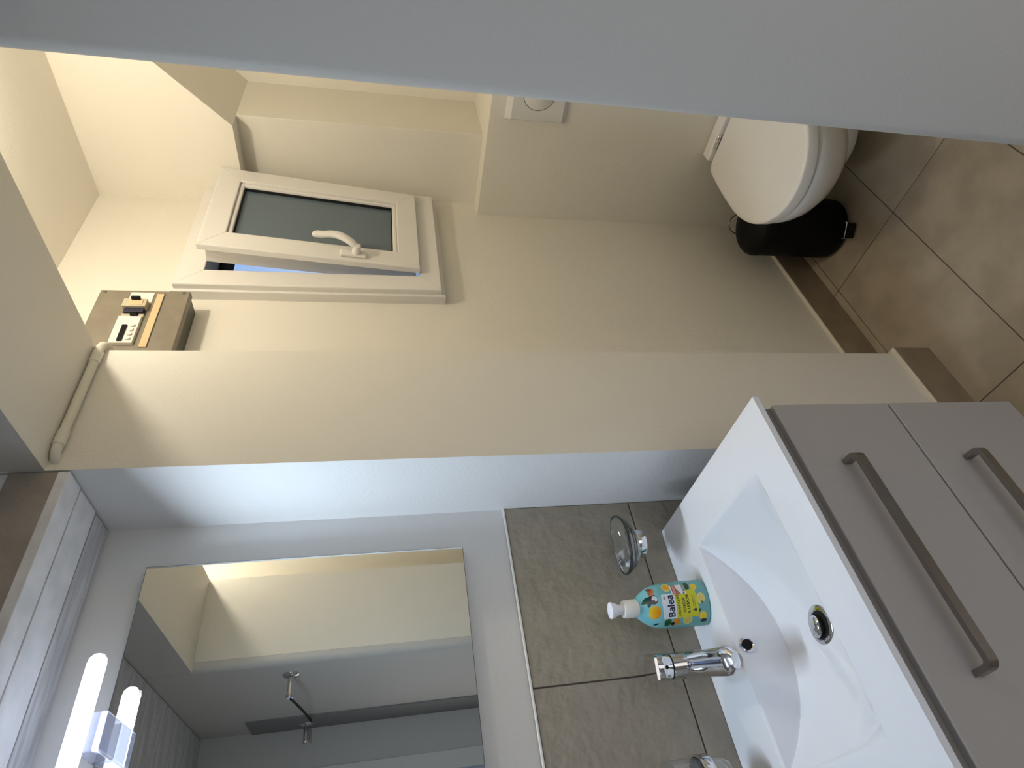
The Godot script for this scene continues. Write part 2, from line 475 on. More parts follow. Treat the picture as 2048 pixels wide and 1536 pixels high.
	# tile baseboards; the light on their top edge is put into a pale colour
	for b in [["baseboard_window", Vector3(XE, 0, Z4), Vector3(XB, 0.117, Z4 + 0.011), "brown tile baseboard under the window, running behind the waste bin"], ["baseboard_passage", Vector3(XR + 0.012, 0, Z3), Vector3(XE + 0.012, 0.117, Z3 + 0.011), "brown tile baseboard along the passage wall beside the vanity cabinet"]]:
		g = Geo.new(); g.box(b[1], b[2])
		var o := struct(b[0], g, M.base_tile, b[3], "baseboard")
		g = Geo.new(); g.rbox(Vector3(b[1].x, 0.1165, b[1].z - 0.001), Vector3(b[2].x, 0.1225, b[2].z + 0.001), 0.002, 2)
		obj("edge_trim", g, M.base_lit_edge, o)
	g = Geo.new(); g.box(Vector3(XE, 0, Z4 + 0.0125), Vector3(XE + 0.011, 0.117, Z3 - 0.0015))
	var br := struct("baseboard_return", g, M.base_tile, "short brown tile baseboard round the end of the passage wall", "baseboard")
	g = Geo.new(); g.rbox(Vector3(XE, 0.1165, Z4 + 0.0125), Vector3(XE + 0.012, 0.1225, Z3 - 0.0015), 0.002, 2)
	obj("edge_trim", g, M.base_lit_edge, br)

func mitred(outer: Rect2, inner: Rect2, z0: float, z1: float, gap := 0.0004, bevel := 0.003) -> Array:
	# four mitred members of a frame in the x, y plane (Rect2 in metres, y up), each a Geo
	var o := [outer.position, Vector2(outer.end.x, outer.position.y), outer.end, Vector2(outer.position.x, outer.end.y)]
	var n := [inner.position, Vector2(inner.end.x, inner.position.y), inner.end, Vector2(inner.position.x, inner.end.y)]
	var out := []
	for k in 4:
		var j := (k + 1) % 4
		var along: Vector2 = (o[j] - o[k]).normalized() * gap
		var inward: Vector2 = (n[k] - o[k]); inward = Vector2(sign(inward.x), sign(inward.y))
		var inward2: Vector2 = (n[j] - o[j]); inward2 = Vector2(sign(inward2.x), sign(inward2.y))
		var rings := []
		for step in [[0.0, z0], [0.0, z1 - bevel], [bevel * 0.3, z1 - bevel * 0.3], [bevel, z1]]:
			var d: float = step[0]
			var ring := []
			for p in [o[k] + along + inward * d, o[j] - along + inward2 * d, n[j] - along - inward2 * d, n[k] + along - inward * d]:
				ring.append(Vector3(p.x, p.y, step[1]))
			rings.append(ring)
		var g := Geo.new(); g.loft(rings, true, 20.0)
		out.append(g)
	return out

func build_windows() -> void:
	var zs := Z4 + 0.0285; var zf := -1.0745
	# window_1: fixed frame on a wider packing, sash tilted into the room about its lower edge
	var outer := Rect2(1.3305, 1.3335, 0.493, 0.693)
	var g := Geo.new()
	for m in mitred(Rect2(1.3225, 1.322, 0.505, 0.712), Rect2(1.376, 1.380, 0.398, 0.600), Z4 - 0.02, zs, 0.0, 0.002): g.v.append_array(m.v); g.n.append_array(m.n); g.uv.append_array(m.uv)
	var win := struct("window_1", g, M.pvc, "small white plastic window tilted open into the toilet alcove", "window")
	for m in mitred(outer, Rect2(1.3925, 1.392, 0.370, 0.568), Z4 - 0.08, zf): obj("frame_member", m, M.pvc, win)
	# sash, built flat with its lower edge at the origin, then turned
	var turn := Transform3D(Basis(Vector3.RIGHT, deg_to_rad(5.5)), Vector3(1.4015, 1.393, zf + 0.002))
	var w := 0.391; var h := 0.578
	var sash := Node3D.new(); sash.name = "sash"; win.add_child(sash, true); sash.transform = turn
	for m in mitred(Rect2(0, 0, w, h), Rect2(0.066, 0.062, w - 0.128, h - 0.124), 0.0, 0.018, 0.0004, 0.003): obj("sash_rail", m, M.pvc, sash)
	g = Geo.new()   # the narrower rebate behind the overlapping flange, with its seal
	for m in mitred(Rect2(0.016, 0.016, w - 0.032, h - 0.032), Rect2(0.062, 0.058, w - 0.120, h - 0.116), -0.048, 0.0, 0.0, 0.001): g.v.append_array(m.v); g.n.append_array(m.n); g.uv.append_array(m.uv)
	obj("sash_rebate", g, M.pvc, sash)
	g = Geo.new()
	for m in mitred(Rect2(0.0655, 0.0615, w - 0.127, h - 0.123), Rect2(0.078, 0.074, w - 0.152, h - 0.148), -0.004, 0.011, 0.0, 0.004): g.v.append_array(m.v); g.n.append_array(m.n); g.uv.append_array(m.uv)
	obj("glazing_bead", g, M.pvc, sash)
	g = Geo.new()
	for m in mitred(Rect2(0.076, 0.072, w - 0.148, h - 0.144), Rect2(0.081, 0.077, w - 0.158, h - 0.154), -0.006, 0.003, 0.0, 0.001): g.v.append_array(m.v); g.n.append_array(m.n); g.uv.append_array(m.uv)
	obj("gasket", g, M.gasket, sash)
	g = Geo.new(); g.box(Vector3(0.07, 0.066, -0.012), Vector3(w - 0.07, h - 0.066, -0.005))
	obj("pane", g, M.frost, sash)
	# handle on the left stile
	g = Geo.new(); g.rbox(Vector3(0.012, 0.150, 0.0175), Vector3(0.040, 0.222, 0.028), 0.005, 3)
	g.lathe([[0.0125, 0.026], [0.0115, 0.040], [0.0105, 0.052], [0.0, 0.055]], Vector3(0.026, 0.178, 0.0), 20, Vector3.BACK)
	var lever := []
	for k in 15:
		var t := k / 14.0
		var c := Vector3(0.026 + 0.036 * t + 0.012 * sin(PI * t), 0.178 + 0.118 * t, 0.049 + 0.010 * sin(PI * min(1.0, t * 1.25)))
		var dir := Vector3(0.036, 0.118, 0).normalized(); var sd := Vector3(dir.y, -dir.x, 0)
		var ring := []
		var hw: float = lerp(0.0125, 0.0110, t) * (0.6 if k == 14 or k == 0 else 1.0); var hd := 0.0075 * (0.6 if k == 14 or k == 0 else 1.0)
		for j in 14:
			var a := TAU * j / 14
			ring.append(c + sd * hw * sign(cos(a)) * pow(abs(cos(a)), 0.6) + Vector3.BACK * hd * sign(sin(a)) * pow(abs(sin(a)), 0.6))
		lever.append(ring)
	g.loft(lever, true, 60.0)
	obj("handle", g, M.pvc, sash)
	# dark strip standing in for the shade at the top of the opening
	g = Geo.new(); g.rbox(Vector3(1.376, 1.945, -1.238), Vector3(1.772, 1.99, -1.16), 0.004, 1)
	obj("reveal_shade", g, M.lintel, win)
	# added unseen window for fill light: plain white frame with a clear pane
	g = Geo.new()
	for b in [[-0.55, 0.95, -0.50, 1.95], [0.20, 0.95, 0.25, 1.95], [-0.55, 0.95, 0.25, 1.0], [-0.55, 1.90, 0.25, 1.95], [-0.17, 0.95, -0.13, 1.95]]:
		g.box(Vector3(-1.36, b[1], b[0]), Vector3(-1.30, b[3], b[2]))
	var w2 := struct("window_2", g, M.pvc, "added white window in the left wall for fill light, outside the picture", "window")
	var pane := StandardMaterial3D.new()
	pane.transparency = BaseMaterial3D.TRANSPARENCY_ALPHA; pane.albedo_color = Color(0.9, 0.95, 0.95, 0.08); pane.roughness = 0.02
	for s in [[-0.51, -0.16], [-0.14, 0.21]]:
		g = Geo.new(); g.box(Vector3(-1.333, 0.99, s[0]), Vector3(-1.327, 1.91, s[1]))
		obj("pane", g, pane, w2)

# ------------------------------------------------------------------ vanity
func bowl_depth(x: float, z: float) -> float:
	var s := (x - 0.3035) / 0.2065
	if abs(s) >= 1.0: return 0.0
	var zf := -0.795
	var t := (zf - z) / 0.262
	if t <= 0.0: return 0.0
	var across := 0.089 * (1.0 - pow(abs(s), 2.2))
	var d := across * (1.0 - 0.92 * pow(max(0.0, 1.0 - t / 0.30), 2.0) - 0.08 * pow(max(0.0, 1.0 - t), 1.5))
	var wall := (z + 1.063) * 5.0     # the steep back wall
	return clamp(min(d, wall), 0.0, 1.0)

func build_vanity() -> void:
	# cabinet
	var v := thing("vanity_cabinet", "wall-hung grey-beige vanity cabinet with two wide drawers under the washbasin", "cabinet", Vector3(0.30, 0.30, -0.96))
	var off := -v.position
	var g := Geo.new()
	for b in [[0.003, 0.302, 0.019, 0.852, Z1 + 0.003, -0.746], [0.584, 0.302, 0.600, 0.852, Z1 + 0.003, -0.746], [0.019, 0.302, 0.584, 0.318, Z1 + 0.003, -0.746], [0.019, 0.318, 0.584, 0.852, Z1 + 0.003, Z1 + 0.011]]:
		g.box(Vector3(b[0], b[1], b[4]) + off, Vector3(b[2], b[3], b[5]) + off)
	obj("carcass", g, M.carcass, v)
	g = Geo.new(); g.box(Vector3(0.003, 0.800, -0.746) + off, Vector3(0.600, 0.8515, -0.735) + off)
	obj("top_rail", g, M.carcass, v)
	for d in [[0.5835, 0.825], [0.300, 0.5800]]:
		g = Geo.new(); g.rbox(Vector3(0.0, d[0], -0.7455) + off, Vector3(0.603, d[1], -0.7255) + off, 0.0025, 2)
		var dr := obj("drawer_front", g, M.front, v)
		var hy: float = d[1] - 0.078
		var path := []
		# flat chrome bar bent back to the front at both ends
		for s in [-1.0, 1.0]:
			var c := []
			for k in 6:
				var t := PI / 2 * k / 5.0
				c.append(Vector2(0.165 - 0.010 + 0.010 * sin(t), -0.7255 + 0.030 - 0.010 + 0.010 * cos(t)))
			c.append(Vector2(0.166, -0.7265))
			if s < 0: c.reverse()
			for p in c: path.append(Vector2(0.3095 + s * p.x, p.y))
		var rings := []
		for i in path.size():
			var a: Vector2 = path[max(i - 1, 0)]; var b: Vector2 = path[min(i + 1, path.size() - 1)]
			var dir := (b - a).normalized(); var nrm := Vector2(-dir.y, dir.x) * 0.0042
			var ring := []
			for q in [[1, -1], [1, 1], [-1, 1], [-1, -1]]:
				ring.append(Vector3(path[i].x + nrm.x * q[0], hy + 0.0075 * q[1], path[i].y + nrm.y * q[0]) + off)
			rings.append(ring)
		g = Geo.new(); g.loft(rings, true, 30.0)
		obj("handle", g, M.steel, dr)

	# washbasin: a ceramic slab whose surface sinks into a triangular-looking bowl with a steep back wall
	var b := thing("washbasin", "white ceramic washbasin with a shallow rectangular bowl, fitted on the vanity cabinet", "sink", Vector3(0.3035, YB, -0.957))
	off = -b.position
	var xs := []; var zs := []
	for k in 5: xs.append(lerp(-0.0068, 0.088, k / 4.0))
	for k in 105: xs.append(lerp(0.0955, 0.5115, k / 104.0))
	for k in 5: xs.append(lerp(0.519, 0.6138, k / 4.0))
	for k in 5: zs.append(lerp(-0.7160, -0.790, k / 4.0))
	for k in 68: zs.append(lerp(-0.7945, -1.038, pow(k / 67.0, 1.2)))
	for k in 20: zs.append(lerp(-1.0395, -1.066, k / 19.0))
	for k in 5: zs.append(lerp(-1.075, Z1 + 0.003, k / 4.0))
	var top := func(i: int, j: int) -> Vector3:
		var x: float = xs[i]; var z: float = zs[j]
		var y := YB - bowl_depth(x, z)
		var e: float = min(min(x - xs[0], xs[-1] - x), -0.716 - z)
		if e < 0.001: y -= 0.002
		return Vector3(x, y, z) + off
	var pts := []; var nr := []
	for i in xs.size():
		for j in zs.size(): pts.append(top.call(i, j))
	var J := zs.size()
	for i in xs.size():
		for j in J:
			var dx: Vector3 = pts[min(i + 1, xs.size() - 1) * J + j] - pts[max(i - 1, 0) * J + j]
			var dz: Vector3 = pts[i * J + min(j + 1, J - 1)] - pts[i * J + max(j - 1, 0)]
			nr.append(dx.cross(dz).normalized() * (1.0 if dx.cross(dz).y > 0 else -1.0))
	g = Geo.new(); g.begin()
	for i in xs.size() - 1:
		for j in J - 1:
			var q := [i * J + j, (i + 1) * J + j, (i + 1) * J + j + 1, i * J + j + 1]
			g.tri(pts[q[0]], pts[q[1]], pts[q[2]], nr[q[0]], nr[q[1]], nr[q[2]])
			g.tri(pts[q[0]], pts[q[2]], pts[q[3]], nr[q[0]], nr[q[2]], nr[q[3]])
	# rim, underside
	var lo := YB - 0.013
	var border := []
	for i in xs.size(): border.append(pts[i * J])
	for j in range(1, J): border.append(pts[(xs.size() - 1) * J + j])
	for i in range(xs.size() - 2, -1, -1): border.append(pts[i * J + J - 1])
	for j in range(J - 2, 0, -1): border.append(pts[j])
	var cen := Vector3(0.3035, lo, -0.957) + off
	for k in border.size():
		var p: Vector3 = border[k]; var q: Vector3 = border[(k + 1) % border.size()]
		var pl := Vector3(p.x, lo + off.y, p.z); var ql := Vector3(q.x, lo + off.y, q.z)
		g.tri(p, pl, ql); g.tri(p, ql, q)
		var ring := []
		for step in [[0.86, 0.0], [0.80, -0.095]]:
			for e in [pl, ql]: ring.append(cen + Vector3((e.x - cen.x) * step[0], step[1], (e.z - cen.z) * step[0]))
		g.quad(pl, ring[0], ring[1], ql); g.quad(ring[0], ring[2], ring[3], ring[1])
		g.tri(ring[2], cen + Vector3(0, -0.095, 0), ring[3])
	g.end()
	obj("bowl", g, M.ceramic, b)
	# drain: chrome flange, dark gap and a domed plug, set square on the sloping bowl
	var dc := Vector3(0.287, 0, -0.928); dc.y = YB - bowl_depth(dc.x, dc.z)
	var gx := (bowl_depth(dc.x + 0.01, dc.z) - bowl_depth(dc.x - 0.01, dc.z)) / 0.02; var gz := (bowl_depth(dc.x, dc.z + 0.01) - bowl_depth(dc.x, dc.z - 0.01)) / 0.02
	var up := Vector3(gx, 1, gz).normalized()
	g = Geo.new(); g.lathe([[0.0225, -0.012], [0.0225, 0.0005], [0.024, 0.0022], [0.030, 0.0022], [0.0325, 0.0010], [0.0335, -0.001], [0.0335, -0.006]], dc + off, 40, up)
	var dr := obj("drain_flange", g, M.chrome, b)
	g = Geo.new(); g.lathe([[0.0, -0.006], [0.0224, -0.006], [0.0224, 0.0014], [0.0, 0.0014]], dc + off, 32, up)
	obj("drain_gap", g, M.dark, dr)
	g = Geo.new(); g.lathe([[0.012, -0.006], [0.0172, 0.003], [0.0180, 0.0055], [0.0170, 0.0075], [0.013, 0.0095], [0.007, 0.0106], [0.0, 0.011]], dc + off + Vector3(-0.001, 0.002, -0.0036), 40, (up + Vector3(0.05, 0, -0.20)).normalized())
	obj("plug", g, M.chrome, dr)
	# overflow ring in the back wall
	var oc := Vector3(0.306, 0.8465, -1.0585)
	var on := Vector3(0, 0.2, 1).normalized()
	g = Geo.new(); g.lathe([[0.0092, -0.003], [0.0095, 0.0022], [0.0112, 0.0036], [0.0138, 0.0026], [0.0145, 0.0], [0.0145, -0.004]], oc + off, 32, on)
	var ov := obj("overflow_ring", g, M.chrome, b)
	g = Geo.new(); g.lathe([[0.0, -0.002], [0.0094, -0.002], [0.0094, 0.0012], [0.0, 0.0012]], oc + off, 24, on)
	obj("overflow_hole", g, M.dark, ov)

	# single-lever mixer
	var f := thing("faucet", "chrome single-lever mixer tap standing at the back of the washbasin", "faucet", Vector3(0.298, DECK, -1.112), -0.28)
	g = Geo.new(); g.lathe([[0.0265, 0.0], [0.0265, 0.004], [0.0245, 0.007], [0.0235, 0.02], [0.0228, 0.06], [0.0228, 0.117], [0.0222, 0.1185], [0.0, 0.1185]], Vector3.ZERO, 40)
	obj("body", g, M.chrome, f)
	g = Geo.new(); g.lathe([[0.0, 0.1175], [0.0215, 0.1175], [0.0215, 0.1215], [0.0, 0.1215]], Vector3.ZERO, 32)
	obj("ring_gap", g, M.dark, f)
	var rings := []
	for k in 13:   # spout
		var t := k / 12.0
		var c := Vector3(0, lerp(0.079, 0.046, smoothstep(0.0, 1.0, t) * 0.5 + t * 0.5), lerp(0.0, 0.112, t))
		var hw: float = lerp(0.0215, 0.0238, smoothstep(0.2, 0.9, t)); var hh: float = lerp(0.022, 0.0125, smoothstep(0.0, 0.55, t))
		if t > 0.8:
			var q: float = (t - 0.8) / 0.2
			hw *= sqrt(max(0.0, 1.0 - 0.72 * q * q)); hh *= sqrt(max(0.0, 1.0 - 0.6 * q * q))
		var ring := []
		for j in 24:
			var a := TAU * j / 24
			ring.append(c + Vector3(hw * sign(cos(a)) * pow(abs(cos(a)), 0.7), hh * sign(sin(a)) * pow(abs(sin(a)), 0.7), 0))
		rings.append(ring)
	g = Geo.new(); g.loft(rings, true, 60.0)
	var sp := obj("spout", g, M.chrome, f)
	g = Geo.new(); g.lathe([[0.0, -0.005], [0.0105, -0.005], [0.0105, 0.004], [0.0, 0.004]], Vector3(0, 0.0355, 0.098), 24)
	obj("aerator", g, M.steel, sp)
	g = Geo.new(); g.lathe([[0.0, 0.1215], [0.0228, 0.1215], [0.0236, 0.1225], [0.0236, 0.147], [0.0228, 0.149], [0.0, 0.149]], Vector3.ZERO, 40)
	var head := obj("lever_base", g, M.chrome, f)
	rings = []
	for k in 12:   # lever: a broad plate rising to the front
		var t := k / 11.0
		var c := Vector3(0, 0.1505 + 0.014 * t, lerp(-0.026, 0.050, t))
		var hw: float = 0.0255 * (sqrt(1.0 - pow(1.0 - t / 0.3, 2.0)) if t < 0.3 else lerp(1.0, 0.78, (t - 0.3) / 0.7))
		var hh: float = lerp(0.009, 0.0045, t)
		if k == 0: hw = 0.008
		if k == 11: hw *= 0.92; hh *= 0.6
		var ring := []
		for j in 20:
			var a := TAU * j / 20
			ring.append(c + Vector3(hw * sign(cos(a)) * pow(abs(cos(a)), 0.35), hh * sign(sin(a)) * pow(abs(sin(a)), 0.35), 0))
		rings.append(ring)
	g = Geo.new(); g.loft(rings, true, 45.0)
	obj("lever", g, M.chrome, head)
	g = Geo.new(); g.lathe([[0.0, 0.0], [0.0035, 0.0], [0.003, 0.0012], [0.0, 0.0014]], Vector3(0, 0.134, 0.0232), 12, Vector3.BACK)
	obj("temperature_dot", g, M.dark, head)

func build_mirror() -> void:
	var m := thing("mirror", "frameless rectangular wall mirror above the tiles, reflecting the passage and two hooks", "mirror", Vector3(0.30, 1.334, Z1))
	var g := Geo.new(); g.box(Vector3(-0.301, 0, -0.004), Vector3(0.301, 0.612, 0.0165))
	obj("backing", g, M.mirror_edge, m)
	g = Geo.new(); g.box(Vector3(-0.300, 0.001, 0.0165), Vector3(0.300, 0.611, 0.0172))
	obj("glass", g, M.mirror, m)

	# strip lamp over the mirror
	var l := thing("mirror_lamp", "glowing white tube lamp clipped to the top edge of the mirror", "lamp", Vector3(0.245, 1.948, -1.094))
	var glow := StandardMaterial3D.new()
	glow.albedo_color = Color(0.95, 0.95, 0.95); glow.emission_enabled = true
	glow.emission = Color(0.86, 0.91, 1.0); glow.emission_energy_multiplier = 3.3
	g = Geo.new(); g.lathe([[0.0, -0.165], [0.008, -0.1635], [0.0125, -0.158], [0.014, -0.150], [0.014, 0.150], [0.0125, 0.158], [0.008, 0.1635], [0.0, 0.165]], Vector3.ZERO, 24, Vector3.RIGHT, 60.0)
	obj("tube", g, glow, l)
	var o := AreaLight3D.new()   # the diodes look down and into the room
	o.name = "tube_light"
	o.area_size = Vector2(0.31, 0.024)
	o.light_color = Color(0.86, 0.93, 1.0); o.light_energy = TUBE
	o.area_range = 8.0; o.shadow_enabled = true
	o.basis = Basis.looking_at(Vector3(0, -0.965, 0.262), Vector3.BACK)
	o.position = Vector3(0, -0.965, 0.262) * 0.0155
	l.add_child(o)
	g = Geo.new(); g.rbox(Vector3(0.028, -0.030, -0.085), Vector3(0.084, 0.004, -0.015), 0.004, 2); g.rbox(Vector3(0.028, 0.0, -0.100), Vector3(0.084, 0.006, -0.080), 0.002, 1)
	obj("clip", g, M.clear_plastic, l)

	# lamp of the alcove, above the picture
	var a := thing("ceiling_lamp", "warm round ceiling lamp hanging in the toilet alcove above the picture", "lamp", Vector3(1.20, 2.225, -0.53))
	var warm := StandardMaterial3D.new()
	warm.albedo_color = Color(0.95, 0.9, 0.8); warm.emission_enabled = true
	warm.emission = Color(1.0, 0.92, 0.76); warm.emission_energy_multiplier = 3.0
	g = Geo.new(); g.lathe([[0.0, -0.030], [0.015, -0.026], [0.026, -0.013], [0.030, 0.0], [0.027, 0.018], [0.018, 0.04], [0.014, 0.045], [0.0, 0.045]], Vector3.ZERO, 24)
	obj("bulb", g, warm, a)
	var o2 := OmniLight3D.new()
	o2.name = "bulb_light"
	o2.light_color = Color(1.0, 0.96, 0.89); o2.light_energy = WARM; o2.light_size = 0.03
	o2.omni_range = 8.0; o2.omni_attenuation = 2.0; o2.shadow_enabled = true
	a.add_child(o2)
	g = Geo.new(); g.lathe([[0.0, 0.043], [0.019, 0.043], [0.019, 0.075], [0.006, 0.080], [0.006, 0.095], [0.045, 0.097], [0.047, 0.107], [0.0, 0.107]], Vector3.ZERO, 24)
	obj("lamp_holder", g, M.pvc, a)

# ------------------------------------------------------------------ toilet corner
func d_ring(y: float, xf: float, hw: float, xb: float, hb: float, a := 0.225, n := 40) -> Array:
	# closed outline seen from above: an ellipse to the front (-x), straight sides narrowing to hb at the back
	var ring := []
	var xc := xf + a
	for k in n + 1:
		var t := -PI / 2 + PI * k / n
		ring.append(Vector3(xc - a * cos(t), y, -0.70 + hw * sin(t)))
	for k in 6:
		var t := (k + 1) / 6.0
		ring.append(Vector3(lerp(xc, xb - 0.02, t), y, -0.70 + lerp(hw, hb, t * t)))
	ring.append(Vector3(xb - 0.006, y, -0.70 + hb - 0.006)); ring.append(Vector3(xb, y, -0.70 + hb - 0.02))
	ring.append(Vector3(xb, y, -0.70 - hb + 0.02)); ring.append(Vector3(xb - 0.006, y, -0.70 - hb + 0.006))
	for k in range(6, 0, -1):
		var t := k / 6.0
		ring.append(Vector3(lerp(xc, xb - 0.02, t), y, -0.70 - lerp(hw, hb, t * t)))
	return ring

func shifted(ring: Array, d: Vector3) -> Array:
	var out := []
	for p in ring: out.append(p + d)
	return out

func build_toilet() -> void:
	var t := thing("toilet", "white ceramic toilet with its lid closed, against the boxed wall", "toilet", Vector3(1.60, 0.0, -0.70))
	var off := -t.position
	var rings := []
	for r in [[0.062, 1.66, 0.075], [0.075, 1.60, 0.095], [0.11, 1.553, 0.116], [0.16, 1.54, 0.122], [0.22, 1.55, 0.118]]:
		rings.append(shifted(d_ring(r[0], r[1], r[2], XB, r[2] * 0.95, 0.12), off))
	var g := Geo.new(); g.loft(rings, true, 70.0)
	obj("foot", g, M.toilet, t)
	rings = []
	for r in [[0.150, 1.60, 0.105], [0.165, 1.52, 0.118], [0.20, 1.455, 0.136], [0.24, 1.40, 0.152], [0.28, 1.358, 0.166], [0.32, 1.328, 0.177], [0.35, 1.314, 0.1825], [0.372, 1.309, 0.1845], [0.384, 1.311, 0.184], [0.391, 1.318, 0.180]]:
		rings.append(shifted(d_ring(r[0], r[1], r[2], XB, min(r[2], 0.165), 0.225 - max(0.0, r[1] - 1.40) * 0.5), off))
	g = Geo.new(); g.loft(rings, true, 70.0)
	obj("bowl", g, M.toilet, t)
	rings = []
	for r in [[0.3925, 0.006], [0.3930, 0.005], [0.3960, 0.005], [0.3965, 0.006]]:
		rings.append(shifted(d_ring(r[0], 1.306 + r[1], 0.186 - r[1], 1.742, 0.172), off))
	g = Geo.new(); g.loft(rings, true, 50.0)
	obj("seat", g, M.lid, t)
	rings = []
	for r in [[0.3970, 0.004], [0.3985, 0.0008], [0.4245, 0.0], [0.4280, 0.0015], [0.4298, 0.005], [0.4305, 0.012]]:
		rings.append(shifted(d_ring(r[0], 1.3045 + r[1], 0.188 - r[1], 1.748 - r[1] * 0.5, 0.174 - r[1]), off))
	g = Geo.new(); g.loft(rings, true, 50.0)
	obj("lid", g, M.lid, t)
	g = Geo.new(); g.rbox(Vector3(1.754, 0.386, -0.70 - 0.146) + off, Vector3(XB - 0.001, 0.444, -0.70 + 0.146) + off, 0.007, 3)
	obj("hinge_deck", g, M.toilet, t)
	for s in [-1.0, 1.0]:
		g = Geo.new(); g.lathe([[0.0, -0.022], [0.005, -0.022], [0.006, -0.02], [0.006, 0.02], [0.005, 0.022], [0.0, 0.022]], Vector3(1.7515, 0.4365, -0.70 + s * 0.078) + off, 16, Vector3.BACK)
		obj("hinge", g, M.chrome, t)

	# flush plate
	var p := thing("flush_plate", "white square flush plate with a round button on the boxed wall above the toilet", "flush plate", Vector3(XB, 1.035, -0.697))
	rings = []
	for r in [[0.0, 0.082, 0.096], [-0.003, 0.082, 0.096], [-0.013, 0.081, 0.0815], [-0.0145, 0.079, 0.0795]]:
		var ring := []
		for q in [[-1, -1], [1, -1], [1, 1], [-1, 1]]: ring.append(Vector3(r[0] + 0.0005, r[2] * q[0], r[1] * q[1]))
		rings.append(ring)
	g = Geo.new(); g.loft(rings, true, 5.0)
	obj("plate", g, M.plate, p)
	g = Geo.new(); g.lathe([[0.0, 0.0], [0.0493, 0.0], [0.0493, 0.0005], [0.0, 0.0005]], Vector3(-0.0138, 0.003, 0), 48, Vector3.LEFT)
	obj("button_gap", g, M.seam, p)
	g = Geo.new(); g.lathe([[0.0, 0.0], [0.0475, 0.0], [0.0475, 0.0012], [0.0465, 0.002], [0.0, 0.002]], Vector3(-0.0138, 0.003, 0), 48, Vector3.LEFT)
	obj("button", g, M.plate, p)

	# pedal bin
	var b := thing("pedal_bin", "black pedal bin with a domed lid on the floor between toilet and window wall", "waste bin", Vector3(1.580, 0.0, -0.967))
	g = Geo.new(); g.lathe([[0.0, 0.004], [0.090, 0.004], [0.0955, 0.012], [0.097, 0.03], [0.098, 0.262], [0.0975, 0.265], [0.0, 0.265]], Vector3.ZERO, 48)
	obj("body", g, M.black, b)
	g = Geo.new(); g.lathe([[0.0, 0.2655], [0.0975, 0.2655], [0.099, 0.268], [0.099, 0.280], [0.096, 0.290], [0.086, 0.302], [0.068, 0.312], [0.044, 0.319], [0.02, 0.322], [0.0, 0.3225]], Vector3.ZERO, 48, Vector3.UP, 60.0)
	obj("lid", g, M.black, b)
	var toward := Vector3(-0.86, 0, 0.51); var side := Vector3(-0.51, 0, -0.86)
	g = Geo.new()
	var xf := Transform3D(Basis(side, Vector3.UP, toward), toward * 0.093 + Vector3(0, 0.012, 0))
	g.rbox(Vector3(-0.024, -0.008, -0.01), Vector3(0.024, 0.004, 0.032), 0.004, 2, xf)
	var pe := obj("pedal", g, M.rubber, b)
	g = Geo.new(); g.tube([xf * Vector3(-0.026, 0.012, 0.004), xf * Vector3(-0.026, 0.008, 0.008), xf * Vector3(0.026, 0.008, 0.008), xf * Vector3(0.026, 0.012, 0.004)], 0.0022, 8)
	obj("pedal_rod", g, M.chrome, pe)
	g = Geo.new()
	var loop := []
	for k in 21:
		var a := PI * k / 20.0
		loop.append(Vector3(0, 0.298, 0) + side * cos(a) * 0.036 + Vector3.UP * sin(a) * 0.052 - toward * 0.046 + Vector3.UP * 0.004)
	g.tube(loop, 0.0022, 8)
	obj("handle", g, M.steel, b)

# ------------------------------------------------------------------ small things
func build_small_things() -> void:
	fuse_box()
	pipe()
	soap_dish()
	tumbler()
	hooks()
	soap_bottle()

